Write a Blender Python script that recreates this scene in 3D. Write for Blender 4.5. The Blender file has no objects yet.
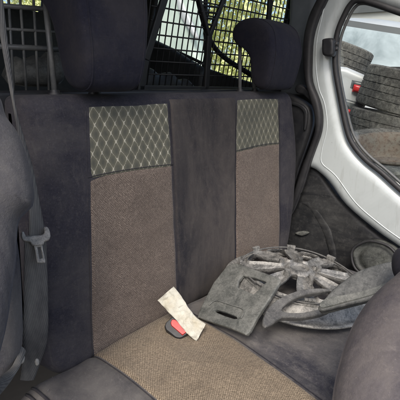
import bpy, bmesh, math, random
from mathutils import Vector, Matrix, noise
from mathutils.geometry import delaunay_2d_cdt
random.seed(7)
S = bpy.context.scene
COL = S.collection
R = math.radians

# ------------------------------------------------------------------ camera, world, sun, exposure
PITCH, YAW = R(15.9), R(44.1)          # X runs along the bench, Y to the rear of the car, Z up
HEAD = Vector((math.cos(YAW), math.sin(YAW), 0)); RIGHT = Vector((math.sin(YAW), -math.cos(YAW), 0)); ZUP = Vector((0, 0, 1))
FWD = HEAD*math.cos(PITCH) - ZUP*math.sin(PITCH); UPV = HEAD*math.sin(PITCH) + ZUP*math.cos(PITCH)
cd = bpy.data.cameras.new('camera'); cam = bpy.data.objects.new('camera', cd); COL.objects.link(cam)
cd.sensor_width = 36; cd.lens = 36; cd.clip_start = 0.02; cd.clip_end = 500
cam.matrix_world = Matrix((RIGHT, UPV, -FWD)).transposed().to_4x4()
S.camera = cam
w = bpy.data.worlds.new('World'); S.world = w; w.use_nodes = True
nt = w.node_tree; bg = nt.nodes['Background']; sky = nt.nodes.new('ShaderNodeTexSky')
sky.sky_type = 'NISHITA'; sky.sun_disc = False; sky.sun_elevation = R(50); SUN_AZ = R(215)
sky.air_density = 1.0; sky.dust_density = 4.0; sky.ozone_density = 1.0
nt.links.new(sky.outputs[0], bg.inputs[0]); bg.inputs[1].default_value = 0.135
sd = bpy.data.lights.new('sun', 'SUN'); sun = bpy.data.objects.new('sun', sd); COL.objects.link(sun)
sd.energy = 1.1; sd.angle = R(20); sd.color = (1, .96, .9)
SD = Vector((math.cos(SUN_AZ)*math.cos(R(50)), math.sin(SUN_AZ)*math.cos(R(50)), math.sin(R(50))))   # towards the sun
sun.rotation_euler = SD.to_track_quat('Z', 'Y').to_euler()
sky.sun_rotation = math.pi/2 - SUN_AZ
S.view_settings.view_transform = 'Standard'; S.view_settings.look = 'None'; S.view_settings.gamma = 1
S.view_settings.exposure = 1.0
S.render.engine = 'CYCLES'
S.cycles.max_bounces = 8; S.cycles.diffuse_bounces = 5

# ------------------------------------------------------------------ helpers
def ray(x, y): return FWD + RIGHT*((x-200)/400) + UPV*((200-y)/400)
def ax(x, y, X): d = ray(x, y); return d*(X/d.x)
def ay(x, y, Y): d = ray(x, y); return d*(Y/d.y)
def az(x, y, Z): d = ray(x, y); return d*(Z/d.z)
def apl(x, y, O, N): d = ray(x, y); return d*(O.dot(N)/d.dot(N))

def tag(o, label=None, cat=None, group=None, kind=None):
    if label: o['label'] = label
    if cat: o['category'] = cat
    if group: o['group'] = group
    if kind: o['kind'] = kind
    return o
def empty(name, loc, label, cat, group=None):
    o = bpy.data.objects.new(name, None); COL.objects.link(o); o.location = loc; o.empty_display_size = .05
    return tag(o, label, cat, group)
def link(name, me, mat, parent=None, smooth=True):
    o = bpy.data.objects.new(name, me); COL.objects.link(o)
    if mat: me.materials.append(mat)
    if parent:
        o.parent = parent
        p = parent; off = Vector((0, 0, 0))
        while p: off += p.location; p = p.parent
        o.location = -off
        # meshes are written in world coordinates, so the child cancels its parents' offset
    if smooth:
        for f in me.polygons: f.use_smooth = True
    return o
def mobj(name, verts, faces, mat, parent=None, smooth=True):
    me = bpy.data.meshes.new(name); me.from_pydata([tuple(v) for v in verts], [], faces); me.update()
    return link(name, me, mat, parent, smooth)
def bobj(name, bm, mat, parent=None, smooth=True):
    bmesh.ops.recalc_face_normals(bm, faces=bm.faces)
    me = bpy.data.meshes.new(name); bm.to_mesh(me); bm.free()
    return link(name, me, mat, parent, smooth)
def auto(o, ang=35):
    me = o.data; me.set_sharp_from_angle(angle=R(ang)); return o
def bevel(o, wd, seg=3):
    m = o.modifiers.new('b', 'BEVEL'); m.width = wd; m.segments = seg; m.limit_method = 'ANGLE'; m.angle_limit = R(35); m.harden_normals = False
    return o
def catmull(P, n=6, closed=True):
    out = []; L = len(P)
    for i in range(L if closed else L-1):
        g = lambda k: Vector(P[k % L]) if closed else Vector(P[max(0, min(L-1, k))])
        a, b, c, d = g(i-1), g(i), g(i+1), g(i+2)
        for k in range(n):
            t = k/n
            out.append(.5*((2*b)+(c-a)*t+(2*a-5*b+4*c-d)*t*t+(3*b-a-3*c+d)*t**3))
    if not closed: out.append(Vector(P[-1]))
    return out
def tube(bm, pts, r, seg=8, closed=False, flat=None):
    """round tube, or ribbon-like when flat=(half width dir function, w)"""
    n = len(pts); rings = []
    prev = None
    for i, p in enumerate(pts):
        a = pts[(i-1) % n] if closed or i > 0 else pts[i]
        b = pts[(i+1) % n] if closed or i < n-1 else pts[i]
        t = (Vector(b)-Vector(a)).normalized()
        if prev is None:
            u = t.cross(Vector((.3, .2, 1))).normalized()
        else:
            u = (prev - t*prev.dot(t)).normalized()
        prev = u; v = t.cross(u)
        rr = r(i/(n-1)) if callable(r) else r
        rings.append([bm.verts.new(Vector(p)+(u*math.cos(k*2*math.pi/seg)+v*math.sin(k*2*math.pi/seg))*rr) for k in range(seg)])
    for i in range(n if closed else n-1):
        A, B = rings[i], rings[(i+1) % n]
        for k in range(seg): bm.faces.new((A[k], A[(k+1) % seg], B[(k+1) % seg], B[k]))
    if not closed:
        bm.faces.new(rings[0]); bm.faces.new(rings[-1][::-1])
def boxb(bm, c, sx, sy, sz, M=None):
    vs = []
    for dx in (-.5, .5):
        for dy in (-.5, .5):
            for dz in (-.5, .5):
                p = Vector((dx*sx, dy*sy, dz*sz))
                if M: p = M @ p
                vs.append(bm.verts.new(Vector(c)+p))
    for f in ((0,1,3,2),(4,6,7,5),(0,4,5,1),(2,3,7,6),(0,2,6,4),(1,5,7,3)): bm.faces.new([vs[i] for i in f])
def bar(bm, a, b, wd, th, up):
    a = Vector(a); b = Vector(b); t = (b-a).normalized(); s = t.cross(Vector(up)).normalized(); u = s.cross(t)
    M = Matrix((t, s, u)).transposed()
    boxb(bm, (a+b)/2, (b-a).length, wd, th, M)
def inside(p, poly):
    c = False; n = len(poly)
    for i in range(n):
        a = poly[i]; b = poly[i-1]
        if (a[1] > p[1]) != (b[1] > p[1]) and p[0] < (b[0]-a[0])*(p[1]-a[1])/(b[1]-a[1])+a[0]: c = not c
    return c
def resample(P, step):
    out = []
    for i in range(len(P)):
        a = Vector(P[i]); b = Vector(P[(i+1) % len(P)]); n = max(1, round((b-a).length/step))
        for k in range(n): out.append(a.lerp(b, k/n))
    return out
def sheet(name, outline, O, N, mat, parent=None, T=.02, Rr=.02, back=.02, step=.012, holes=(), smooth=6, rough=0., bend=None, seed=0, px=True, hole_smooth=4):
    """a padded / moulded solid: an outline laid on its own plane, rounded over its rim by Rr, T thick to the front and `back` behind"""
    O = Vector(O); N = Vector(N).normalized()
    U = ZUP.cross(N); U = Vector((1,0,0)) if U.length < .02 else U.normalized(); V = N.cross(U)
    def to2(q):
        p = apl(q[0], q[1], O, N) if px else Vector(q)
        d = p-O; return Vector((d.dot(U), d.dot(V)))
    def ring(q, s):
        P = [to2(x) for x in q]
        if s: P = [Vector((v.x, v.y)) for v in catmull([(p.x, p.y, 0) for p in P], s)]
        return resample(P, step)
    outer = ring(outline, smooth); hs = [ring(h, hole_smooth) for h in holes]
    pts = list(outer); edges = [(i, (i+1) % len(outer)) for i in range(len(outer))]
    for h in hs:
        b = len(pts); pts += h; edges += [(b+i, b+(i+1) % len(h)) for i in range(len(h))]
    segs = [(pts[a], pts[b]) for a, b in edges]
    def dist(p):
        m = 1e9
        for a, b in segs:
            ab = b-a; t = max(0, min(1, (p-a).dot(ab)/(ab.dot(ab)+1e-12))); m = min(m, (p-a-ab*t).length_squared)
        return math.sqrt(m)
    offs = [Rr*k for k in ((.06,.22,.5,.85) if Rr > step*.8 else (.25,.8))] if Rr > 0 else []
    for rg in [outer]+hs:
        for i in range(len(rg)):
            t = rg[(i+1) % len(rg)]-rg[i-1]
            if t.length < 1e-9: continue
            nn = Vector((-t.y, t.x)).normalized()
            for o_ in offs:
                for sg in (1, -1):
                    p = rg[i]+nn*o_*sg
                    if inside(p, outer) and not any(inside(p, h) for h in hs) and dist(p) > o_*.96: pts.append(p)
    inner = (offs[-1] if offs else 0)+step*.45
    xs = [p.x for p in outer]; ys = [p.y for p in outer]
    x = min(xs); row = 0
    while x < max(xs):
        y = min(ys)+(row % 2)*step/2
        while y < max(ys):
            p = Vector((x+random.uniform(-.1, .1)*step, y))
            if inside(p, outer) and not any(inside(p, h) for h in hs) and dist(p) > inner: pts.append(p)
            y += step
        x += step*.87; row += 1
    # extra rings near the rim for a round edge
    vo, eo, fo, *_ = delaunay_2d_cdt(pts, edges, [], 0, 1e-6)
    F = []
    for f in fo:
        c = sum((vo[i] for i in f), Vector((0, 0)))/len(f)
        if inside(c, outer) and not any(inside(c, h) for h in hs): F.append(list(f))
    def area(f):
        a, b, c = (vo[i] for i in f[:3]); return (b-a).cross(c-a) if hasattr((b-a).cross(c-a), '__float__') else ((b.x-a.x)*(c.y-a.y)-(b.y-a.y)*(c.x-a.x))
    verts = []; front = []; bk = []
    for v in vo:
        d = dist(v); k = math.sqrt(max(0, 1-(1-min(d/Rr, 1))**2)) if Rr > 0 else 1
        p = O+U*v.x+V*v.y
        nz = rough*noise.noise(p*9+Vector((seed, 0, 0)))*k + rough*.4*noise.noise(p*27+Vector((seed, 3, 0)))*k
        if bend: p = p+N*bend(v)
        front.append(len(verts)); verts.append(p+N*(T*k+nz)); bk.append(len(verts)); verts.append(p-N*(back*k if back > T*.9 else back))
    faces = []
    for f in F:
        a, b, c = (vo[i] for i in f[:3])
        if ((b.x-a.x)*(c.y-a.y)-(b.y-a.y)*(c.x-a.x)) < 0: f = f[::-1]
        faces.append([front[i] for i in f]); faces.append([bk[i] for i in f[::-1]])
    cnt = {}
    for f in faces[::2]:
        for i in range(len(f)):
            e = (f[i], f[(i+1) % len(f)]); cnt[e] = 1
    for (a, b) in list(cnt):
        if (b, a) not in cnt: faces.append([a, a+1, b+1, b])
    o = mobj(name, verts, faces, mat, parent)
    return auto(o, 38) if 0 < Rr < .0055 else o

# ------------------------------------------------------------------ materials
class NT:
    def __init__(s, name):
        s.m = bpy.data.materials.new(name); s.m.use_nodes = True; s.t = s.m.node_tree; s.b = s.t.nodes['Principled BSDF']
        s.co = s.t.nodes.new('ShaderNodeTexCoord').outputs['Object']
    def n(s, ty, **k):
        x = s.t.nodes.new(ty)
        for a, b in k.items(): setattr(x, a, b)
        return x
    def put(s, sock, v):
        if isinstance(v, bpy.types.NodeSocket): s.t.links.new(v, sock)
        else: sock.default_value = v if not isinstance(v, tuple) or len(v) == 4 or sock.type == 'VECTOR' else (*v, 1)
    def math(s, op, a, b=0., c=0., clamp=False):
        x = s.n('ShaderNodeMath', operation=op, use_clamp=clamp)
        s.put(x.inputs[0], a); s.put(x.inputs[1], b); s.put(x.inputs[2], c); return x.outputs[0]
    def noise(s, sc, det=4, rough=.55, vec=None, stretch=None, dist=0):
        x = s.n('ShaderNodeTexNoise'); x.inputs['Scale'].default_value = sc; x.inputs['Detail'].default_value = det
        x.inputs['Roughness'].default_value = rough; x.inputs['Distortion'].default_value = dist
        v = vec or s.co
        if stretch:
            mp = s.n('ShaderNodeMapping'); s.put(mp.inputs[0], v); mp.inputs['Scale'].default_value = stretch; v = mp.outputs[0]
        s.put(x.inputs['Vector'], v); return x.outputs['Fac']
    def ramp(s, f, lo, hi):
        x = s.n('ShaderNodeMapRange'); s.put(x.inputs[0], f); x.inputs[1].default_value = lo; x.inputs[2].default_value = hi; return x.outputs[0]
    def mix(s, f, a, b):
        x = s.n('ShaderNodeMix', data_type='RGBA'); s.put(x.inputs[0], f); s.put(x.inputs[6], a); s.put(x.inputs[7], b); return x.outputs[2]
    def xyz(s):
        x = s.n('ShaderNodeSeparateXYZ'); s.put(x.inputs[0], s.co); return x.outputs
    def bump(s, h, st=.3, d=.002):
        x = s.n('ShaderNodeBump'); x.inputs['Strength'].default_value = st; x.inputs['Distance'].default_value = d
        s.put(x.inputs['Height'], h)
        if s.b.inputs['Normal'].is_linked: s.t.links.new(s.b.inputs['Normal'].links[0].from_socket, x.inputs['Normal'])
        s.t.links.new(x.outputs[0], s.b.inputs['Normal']); return s
    def out(s, col, rough=.7, metal=0., spec=.5, sheen=0.):
        s.put(s.b.inputs['Base Color'], col); s.put(s.b.inputs['Roughness'], rough); s.put(s.b.inputs['Metallic'], metal)
        s.b.inputs['Specular IOR Level'].default_value = spec; s.b.inputs['Sheen Weight'].default_value = sheen
        return s
def lattice(s, w_, h_, sx, sz):
    u = s.math('COSINE', s.math('MULTIPLY', sx, 2*math.pi/w_)); v = s.math('COSINE', s.math('MULTIPLY', sz, 2*math.pi/h_))
    return s.math('ABSOLUTE', s.math('ADD', u, v))

def mat_dark(name='dark_fabric', base=(.020,.0195,.026), dust=(.13,.12,.11), lo=.42, hi=.8, amt=.5, st=(1,1,1)):
    s = NT(name)
    st1 = s.ramp(s.noise(4.5, 8, .68, stretch=st, dist=.35), lo, hi)
    fine = s.ramp(s.noise(220, 3, .7), .3, .75)
    sp = s.ramp(s.noise(60, 4, .7), .55, .8)
    f = s.math('MULTIPLY', st1, amt, clamp=True)
    c = s.mix(s.math('MULTIPLY', fine, .55), base, tuple(x*2.1 for x in base))
    c = s.mix(f, c, dust); c = s.mix(s.math('MULTIPLY', sp, .25), c, dust)
    sm = s.noise(2.2, 3, .5)
    c = s.mix(s.math('MULTIPLY', s.ramp(sm, .4, .7), .3), c, tuple(x*.5 for x in base))
    lint = s.ramp(s.noise(330, 2, .9), .60, .74)
    c = s.mix(s.math('MULTIPLY', lint, .25), c, tuple(x*1.25 for x in dust))
    scuff = s.ramp(s.noise(26, 7, .75, stretch=(2.2, 1, .5), dist=1.2), .56, .78)
    c = s.mix(s.math('MULTIPLY', scuff, amt*.55), c, dust)
    wv = s.noise(420, 2, .8)
    s.out(c, .95, spec=.15, sheen=.03); s.bump(s.noise(11, 4, .6, dist=.6), .35, .006); s.bump(wv, .5, .0011); return s.m
M = {}
M['dark'] = mat_dark()
M['dark_band'] = mat_dark('dusty_band', (.017,.0165,.020), (.125,.108,.094), .34, .66, .62, (1.5, 1, .6))
M['dark_cushion'] = mat_dark('dusty_dark_cushion', (.027,.027,.034), (.27,.25,.225), .32, .70, .68)
M['headrest'] = mat_dark('headrest_fabric', (.0095,.010,.017), (.055,.050,.048), .42, .8, .55)
M['front_seat'] = mat_dark('dusty_seat_side', (.038,.035,.042), (.20,.178,.16), .38, .72, .75)

def mat_brown(name, c1, c2, stain, stain_lo):
    s = NT(name); o = s.xyz()
    # the weave: staggered light stitches on a darker ground
    yz = s.math('ADD', o[2], o[1])
    wob = s.math('ADD', s.math('MULTIPLY', s.noise(130, 3), .0042), s.math('MULTIPLY', s.noise(35, 3), .008))
    f = lattice(s, .0048, .0062, s.math('ADD', o[0], wob), s.math('ADD', yz, wob))
    dot = s.ramp(f, .25, 1.3)
    c = s.mix(dot, c2, c1)
    c = s.mix(s.math('MULTIPLY', s.ramp(s.noise(190, 3, .85), .38, .62), .6), c, tuple(x*.55 for x in c1))
    big = s.ramp(s.noise(5, 6, .6, dist=.5), stain_lo, .8)
    c = s.mix(s.math('MULTIPLY', big, .75), c, stain)
    c = s.mix(s.math('MULTIPLY', s.ramp(s.noise(17, 5, .7), .5, .8), .35), c, tuple(x*.5 for x in c1))
    s.out(c, .95, spec=.12, sheen=.1); s.bump(dot, .5, .0015); s.bump(s.noise(9, 5, .6, dist=.5), .35, .006); s.bump(s.noise(300, 2), .3, .001); return s.m
M['brown'] = mat_brown('brown_weave', (.095,.073,.062), (.25,.205,.17), (.07,.056,.048), .46)
M['brown_c'] = mat_brown('brown_weave_cushion', (.125,.097,.068), (.37,.30,.215), (.075,.06,.047), .42)

def mat_lattice(name='lattice_fabric', lf=.85):
    s = NT(name); o = s.xyz()
    wob = s.math('MULTIPLY', s.math('SUBTRACT', s.noise(55, 3), .5), .010)
    x = s.math('ADD', o[0], wob)
    f = lattice(s, .0262, .042, x, o[2])
    line = s.math('SUBTRACT', 1., s.ramp(f, .03, .24), clamp=True)
    g = s.ramp(f, .3, 2.)
    c = s.mix(g, (.125,.12,.09), (.06,.062,.055))
    vl = s.math('ABSOLUTE', s.math('SINE', s.math('MULTIPLY', x, 2*math.pi/.004)))
    c = s.mix(s.math('MULTIPLY', vl, .35), c, (.15,.15,.115))
    c = s.mix(s.math('MULTIPLY', line, lf), c, (.46,.44,.36))
    c = s.mix(s.math('MULTIPLY', s.ramp(s.noise(7, 4), .5, .8), .55), c, (.05,.052,.048))
    c = s.mix(s.math('MULTIPLY', s.ramp(s.noise(200, 3, .7), .4, .8), .4), c, (.06,.06,.05))
    s.out(c, .9, spec=.15); s.bump(line, .6, .002); s.bump(s.noise(350, 2), .3, .001); return s.m
M['lattice'] = mat_lattice(); M['lattice_faint'] = mat_lattice('faint_lattice_fabric', .5)  # second copy has fainter lines, for the right-hand panel

def mat_plastic(name, base, dust, lo=.35, hi=.7, amt=.8, rough=.55, sc=9, streak=(1,1,1)):
    s = NT(name)
    d = s.math('MULTIPLY', s.ramp(s.noise(sc, 8, .7, stretch=streak, dist=.6), lo, hi), amt)
    sp = s.ramp(s.noise(sc*9, 5, .75), .5, .75)
    c = s.mix(d, base, dust); c = s.mix(s.math('MULTIPLY', sp, .45*amt), c, tuple(min(1, x*1.5) for x in dust))
    c = s.mix(s.math('MULTIPLY', s.ramp(s.noise(sc*4, 6, .85, dist=.2), .5, .60), .6*amt), c, tuple(x*.8 for x in base))
    for st_ in ((1, 14, 6), (12, 1, 9)):
        sc_ = s.ramp(s.noise(22, 4, .8, stretch=st_, dist=.3), .66, .70); c = s.mix(s.math('MULTIPLY', sc_, .45*amt), c, tuple(min(1, x*1.7) for x in dust))
    s.out(c, s.math('ADD', rough, s.math('MULTIPLY', d, .35)), spec=.4); s.bump(s.noise(160, 5, .7), .25, .0008); return s.m
M['dusty_plastic'] = mat_plastic('dusty_grey_plastic', (.05,.055,.052), (.21,.212,.195), lo=.3, hi=.72, amt=.85, sc=26)
M['wedge_plastic'] = mat_plastic('dusty_trim_plastic', (.035,.038,.038), (.17,.172,.165), lo=.3, hi=.75, amt=.8, sc=22, streak=(1,2,1))
M['hub'] = mat_plastic('dirty_silver_plastic', (.05,.052,.052), (.44,.43,.40), lo=.34, hi=.68, rough=.42, sc=30)
M['hub'].node_tree.nodes['Principled BSDF'].inputs['Metallic'].default_value = .35
M['hub_dark'] = mat_plastic('wheel_cover_clip', (.05,.05,.05), (.19,.187,.175), lo=.35, hi=.7, rough=.5, sc=20)
M['black'] = mat_plastic('black_plastic', (.012,.013,.016), (.05,.05,.05), amt=.5, rough=.42)
M['black_side'] = mat_plastic('scuffed_black_plastic', (.018,.019,.021), (.085,.085,.08), lo=.45, hi=.8, amt=.7, rough=.5, sc=5, streak=(1,.7,3))
M['cargo'] = mat_plastic('cargo_trim', (.02,.023,.026), (.06,.062,.06), amt=.6)
M['grey_panel'] = mat_plastic('grey_painted_panel', (.13,.15,.17), (.20,.22,.24), amt=.4, rough=.5, sc=4)
M['wire'] = mat_plastic('black_wire', (.008,.009,.010), (.03,.03,.03), amt=.4, rough=.5)
M['rubber'] = mat_plastic('black_rubber', (.013,.013,.015), (.06,.06,.06), amt=.35, rough=.5)
M['rod'] = mat_plastic('dull_steel', (.06,.065,.07), (.16,.16,.15), amt=.6, rough=.35)
M['boot'] = mat_plastic('dusty_rubber_boot', (.015,.017,.016), (.085,.09,.082), lo=.35, hi=.65, amt=.8, sc=30)
M['buckle_metal'] = mat_plastic('dusty_belt_tongue', (.10,.10,.098), (.36,.35,.32), lo=.3, hi=.65, amt=.85, sc=60)
s = NT('white_paint')
d = s.math('MULTIPLY', s.ramp(s.noise(6, 8, .7, dist=1), .45, .75), .35)
c = s.mix(d, (.47,.51,.51), (.28,.30,.30)); c = s.mix(s.math('MULTIPLY', s.ramp(s.noise(70, 5, .8), .6, .8), .4), c, (.3,.3,.28))
chip = s.ramp(s.noise(38, 6, .85), .66, .69); c = s.mix(s.math('MULTIPLY', chip, .7), c, (.10,.085,.07))
run = s.ramp(s.noise(16, 6, .7, stretch=(3,3,.35)), .55, .75); c = s.mix(s.math('MULTIPLY', run, .35), c, (.22,.215,.19))
s.out(c, .22, spec=.5); s.b.inputs['Coat Weight'].default_value = .5; s.bump(s.noise(14, 4), .16, .004); M['paint'] = s.m
s = NT('red_plastic'); s.out(s.mix(s.ramp(s.noise(60, 4), .5, .8), (.42,.012,.010), (.30,.03,.025)), .4); M['red'] = s.m
s = NT('aged_paper')
c = s.mix(s.ramp(s.noise(28, 5, .6), .4, .75), (.55,.54,.47), (.46,.42,.32)); s.out(c, .85, spec=.2); s.bump(s.noise(60, 5, .7, dist=1), .9, .006); M['paper'] = s.m
s = NT('belt_webbing'); o = s.xyz()
wv = s.math('SINE', s.math('MULTIPLY', s.math('ADD', o[0], s.math('MULTIPLY', o[1], -1.)), 2*math.pi/.0032))
c = s.mix(s.ramp(s.noise(12, 6, .7, stretch=(1,1,.35)), .35, .75), (.06,.06,.062), (.20,.195,.18)); c = s.mix(s.math('MULTIPLY', s.ramp(wv, -1, 1), .35), c, (.02,.02,.024))
s.out(c, .85, spec=.2); s.bump(wv, .3, .0008); M['web'] = s.m
M['bolster'] = mat_dark('streaked_grey_fabric', (.034,.034,.041), (.19,.18,.165), .36, .78, .6, (2.5, 2.5, .9))
s = NT('tyre_rubber')
c = s.mix(s.ramp(s.noise(9, 7, .7), .3, .7), (.11,.106,.10), (.30,.285,.255)); c = s.mix(s.math('MULTIPLY', s.ramp(s.noise(55, 6, .9), .44, .56), .8), c, (.065,.062,.058))
s.out(c, .9, spec=.2); s.bump(s.noise(120, 4, .7), .6, .004); M['tyre'] = s.m
s = NT('rusty_rim'); c = s.mix(s.ramp(s.noise(30, 8, .8), .38, .62), (.19,.175,.15), (.19,.135,.10)); c = s.mix(s.ramp(s.noise(60, 6, .8), .5, .7), c, (.06,.05,.045)); s.out(c, .8, .1); s.bump(s.noise(50, 6, .8), .6, .004); M['rust'] = s.m
s = NT('car_paint_white'); c = s.mix(s.ramp(s.noise(2, 5), .4, .7), (.50,.51,.52), (.42,.42,.42)); s.out(c, .3); M['car_white'] = s.m
s = NT('car_paint_dark'); s.out(s.mix(s.noise(3), (.05,.055,.06), (.08,.085,.085)), .35); M['car_dark'] = s.m
s = NT('car_glass'); c = s.mix(s.ramp(s.noise(2.2, 5, .6, dist=.6), .35, .7), (.17,.21,.22), (.48,.54,.56)); s.out(c, .12, spec=.8); M['car_glass'] = s.m  # cloudy pale reflections are mixed into the glass's base colour
s = NT('tail_light'); s.out(s.mix(s.noise(30), (.5,.015,.02), (.7,.05,.05)), .2); M['tail'] = s.m
s = NT('leaf'); c = s.mix(s.noise(1.6, 5), (.62,.66,.26), (.84,.84,.50)); s.out(c, .6); s.b.inputs['Transmission Weight'].default_value = 0
M['leaf'] = s.m
s = NT('pale_body'); c = s.mix(s.ramp(s.noise(2.5, 4), .4, .7), (.58,.66,.58), (.42,.50,.45)); s.out(c, .4); M['pale'] = s.m
s = NT('gravel'); c = s.mix(s.ramp(s.noise(8, 9, .8), .3, .7), (.12,.11,.10), (.30,.28,.25)); s.out(c, .95); s.bump(s.noise(20, 8, .8), .8, .03); M['gravel'] = s.m
s = NT('carpet'); s.out(s.mix(s.noise(60, 5), (.007,.007,.008), (.016,.016,.016)), .95); M['carpet'] = s.m
s = NT('building_wall'); s.out(s.mix(s.noise(3, 5), (.42,.42,.40), (.5,.5,.48)), .9); M['bwall'] = s.m
s = NT('window_glass'); tr = s.n('ShaderNodeBsdfTransparent'); gl = s.n('ShaderNodeBsdfGlossy'); mx = s.n('ShaderNodeMixShader'); tr.inputs[0].default_value = (.93,.96,.95,1)
gl.inputs['Roughness'].default_value = .05; mx.inputs[0].default_value = .06; s.t.links.new(tr.outputs[0], mx.inputs[1]); s.t.links.new(gl.outputs[0], mx.inputs[2])
s.t.links.new(mx.outputs[0], s.t.nodes['Material Output'].inputs['Surface']); M['glass'] = s.m

# ------------------------------------------------------------------ setting: ground outside, van shell
def gz(x, y):                       # a yard that banks down past the sliding door
    k = max(0, min(1, (x-1.8)/.6)); return -1.35 + k*(-.30*(x-1.8)*.2 - .0*(y)) 
bm = bmesh.new(); n = 60
xs = [-60+i*120/n for i in range(n+1)]
vv = [[bm.verts.new((x, y, -1.36+.03*noise.noise(Vector((x*.2, y*.2, 0))))) for y in xs] for x in xs]
for i in range(n):
    for j in range(n): bm.faces.new((vv[i][j], vv[i+1][j], vv[i+1][j+1], vv[i][j+1]))
tag(bobj('ground', bm, M['gravel']), kind='structure')
bm = bmesh.new(); boxb(bm, (.62, .65, -1.02), 1.85, 3.3, .06); tag(bobj('van_floor', bm, M['carpet'], smooth=False), kind='structure')

shell = empty('van_body_shell', (1.42, .7, -1.0), 'white painted van body pillars and trim around the side window, right of the bench', 'car body')
def K(name, pts, X, mat, **k): return sheet(name, pts, (X, .6, 0), (-1, 0, 0), mat, k.pop('parent', shell), **k)
# roof over the bench and load bay, load bay sides
bm = bmesh.new()
for i in range(12):
    pass
def slab(name, pts, mat, th, nrm):
    n_ = Vector(nrm); vs = [Vector(p) for p in pts]+[Vector(p)+n_*th for p in pts]; k = len(pts)
    fs = [list(range(k)), list(range(2*k-1, k-1, -1))]+[[i, i+k, (i+1) % k+k, (i+1) % k] for i in range(k)]
    return mobj(name, vs, fs, mat, shell, smooth=False)
slab('roof', [(-.35,.42,.62),(1.75,.42,.62),(1.75,2.4,.62),(-.35,2.4,.62)], M['cargo'], .05, (0,0,1))
sx = sheet('load_bay_side', [(1.64,.97,-1.0),(1.64,2.22,-1.0),(1.64,2.22,.62),(1.64,.97,.62)], (1.64,1.5,0), (-1,0,0), M['cargo'], shell, T=.015, Rr=.01, back=.02, step=.07, px=False, smooth=0, hole_smooth=0,
   holes=[[ax(*q, 1.64) for q in L_] for L_ in ([(162,-28),(149,43),(175,55),(201,68),(204,60),(204,-36)], [(207,-36),(207,68),(230,76),(272,88),(283,30),(291,-20),(292,-60)])])
bm = bmesh.new(); bar(bm, ax(147,37.5,1.625), ax(205,64.5,1.625), .014, .01, (1,0,0)); bobj('sill_bar', bm, M['cargo'], sx, smooth=False)
bm = bmesh.new(); boxb(bm, (1.652,1.6,.30), .003, 1.2, .62); bobj('load_bay_pane', bm, M['glass'], shell, smooth=False)
slab('load_bay_side', [(-.3,.86,-1.0),(-.3,2.3,-1.0),(-.3,2.3,.62),(-.3,.86,.62)], M['cargo'], .05, (-1,0,0))
# white painted door frame, one pressing with the window cut out of it
frame_out = [(352,-60),(335,-30),(326,0),(318,17),(312,38),(310.5,63),(312,82),(318,101),(322,115),(320,132),(313,151),(309,165),(318,170),(331,182),(348,205),(379,231),(402,247),(440,275),(520,330),(520,-60)]
win_out = [(352,3),(345,14),(337,35),(335,63),(339,91),(347,130),(354,146),(366,160),(382,173),(402,191),(440,222),(500,262),(500,40),(440,26),(402,13),(370,2),(359,0)]
K('door_frame', frame_out, 1.40, M['paint'], T=.035, Rr=.035, back=.05, step=.011, holes=[win_out], smooth=4, hole_smooth=4)
# raised inner flange line of the frame
bm = bmesh.new(); fl = catmull([ax(x, y, 1.366) for x, y in [(330,-20),(322,17),(317,40),(316,65),(319,88),(325,105),(327,128),(322,150),(322,163),(336,176),(356,203),(380,224),(402,240),(440,266)]], 8, False)
tube(bm, fl, .0026, 8); bobj('flange', bm, M['paint'], shell)
# window seal: an inner and an outer lip
seal = catmull([ax(x, y, 1.372) for x, y in win_out], 6)
bm = bmesh.new(); tube(bm, seal, .0095, 10, closed=True)
ws = bobj('window_seal', bm, M['rubber'], shell)
win2 = [(x+(2.6 if x < 420 else -2), y+(3.5 if y < 45 else (0 if x < 347 else -3.5))) for x, y in win_out]
bm = bmesh.new(); tube(bm, catmull([ax(x+1.2, y, 1.385) for x, y in win2], 6), .005, 8, closed=True)
bobj('seal_lip', bm, M['rod'], ws)
sheet('window_pane', win_out, (1.405, .6, 0), (-1, 0, 0), M['glass'], shell, T=.0015, Rr=0, back=.0015, step=.05)
# latch striker block on the pillar
lt = sheet('door_stop', [(324,39),(332,38),(335,41),(335,54),(332,57),(325,56),(323,52),(323,42)], (1.345, .6, 0), (-1, 0, 0), M['black'], shell, T=.014, Rr=.008, back=.02, step=.005, smooth=3)
bm = bmesh.new(); bar(bm, ax(334,44,1.35), ax(338,44,1.352), .010, .012, (0,0,1)); bar(bm, ax(334,49,1.35), ax(338,49,1.352), .006, .012, (0,0,1)); bobj('pin', bm, M['black'], lt)
# black pillar trim strip
K('pillar_strip', [(345,-60),(326,-20),(317,0),(309,17),(304,38),(303.5,63),(306,84),(311,101),(315,116),(315,132),(309,150),(302,168),(294,193),(286,214),(292,214),(302,190),(309,167),(315,150),(321,132),(322,116),(319,100),(312,82),(311.5,63),(313,38),(319,17),(327,0),(336,-20),(355,-60)], 1.355, M['rubber'], T=.012, Rr=.012, back=.03, step=.008, smooth=3)
# grey painted quarter panel behind the right headrest
K('quarter_panel', [(288,-60),(291,0),(290,24),(281,40),(281,100),(300,106),(318,106),(316,60),(320,-60)], 1.47, M['grey_panel'], T=.02, Rr=.03, back=.03, step=.02, smooth=0)
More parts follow.
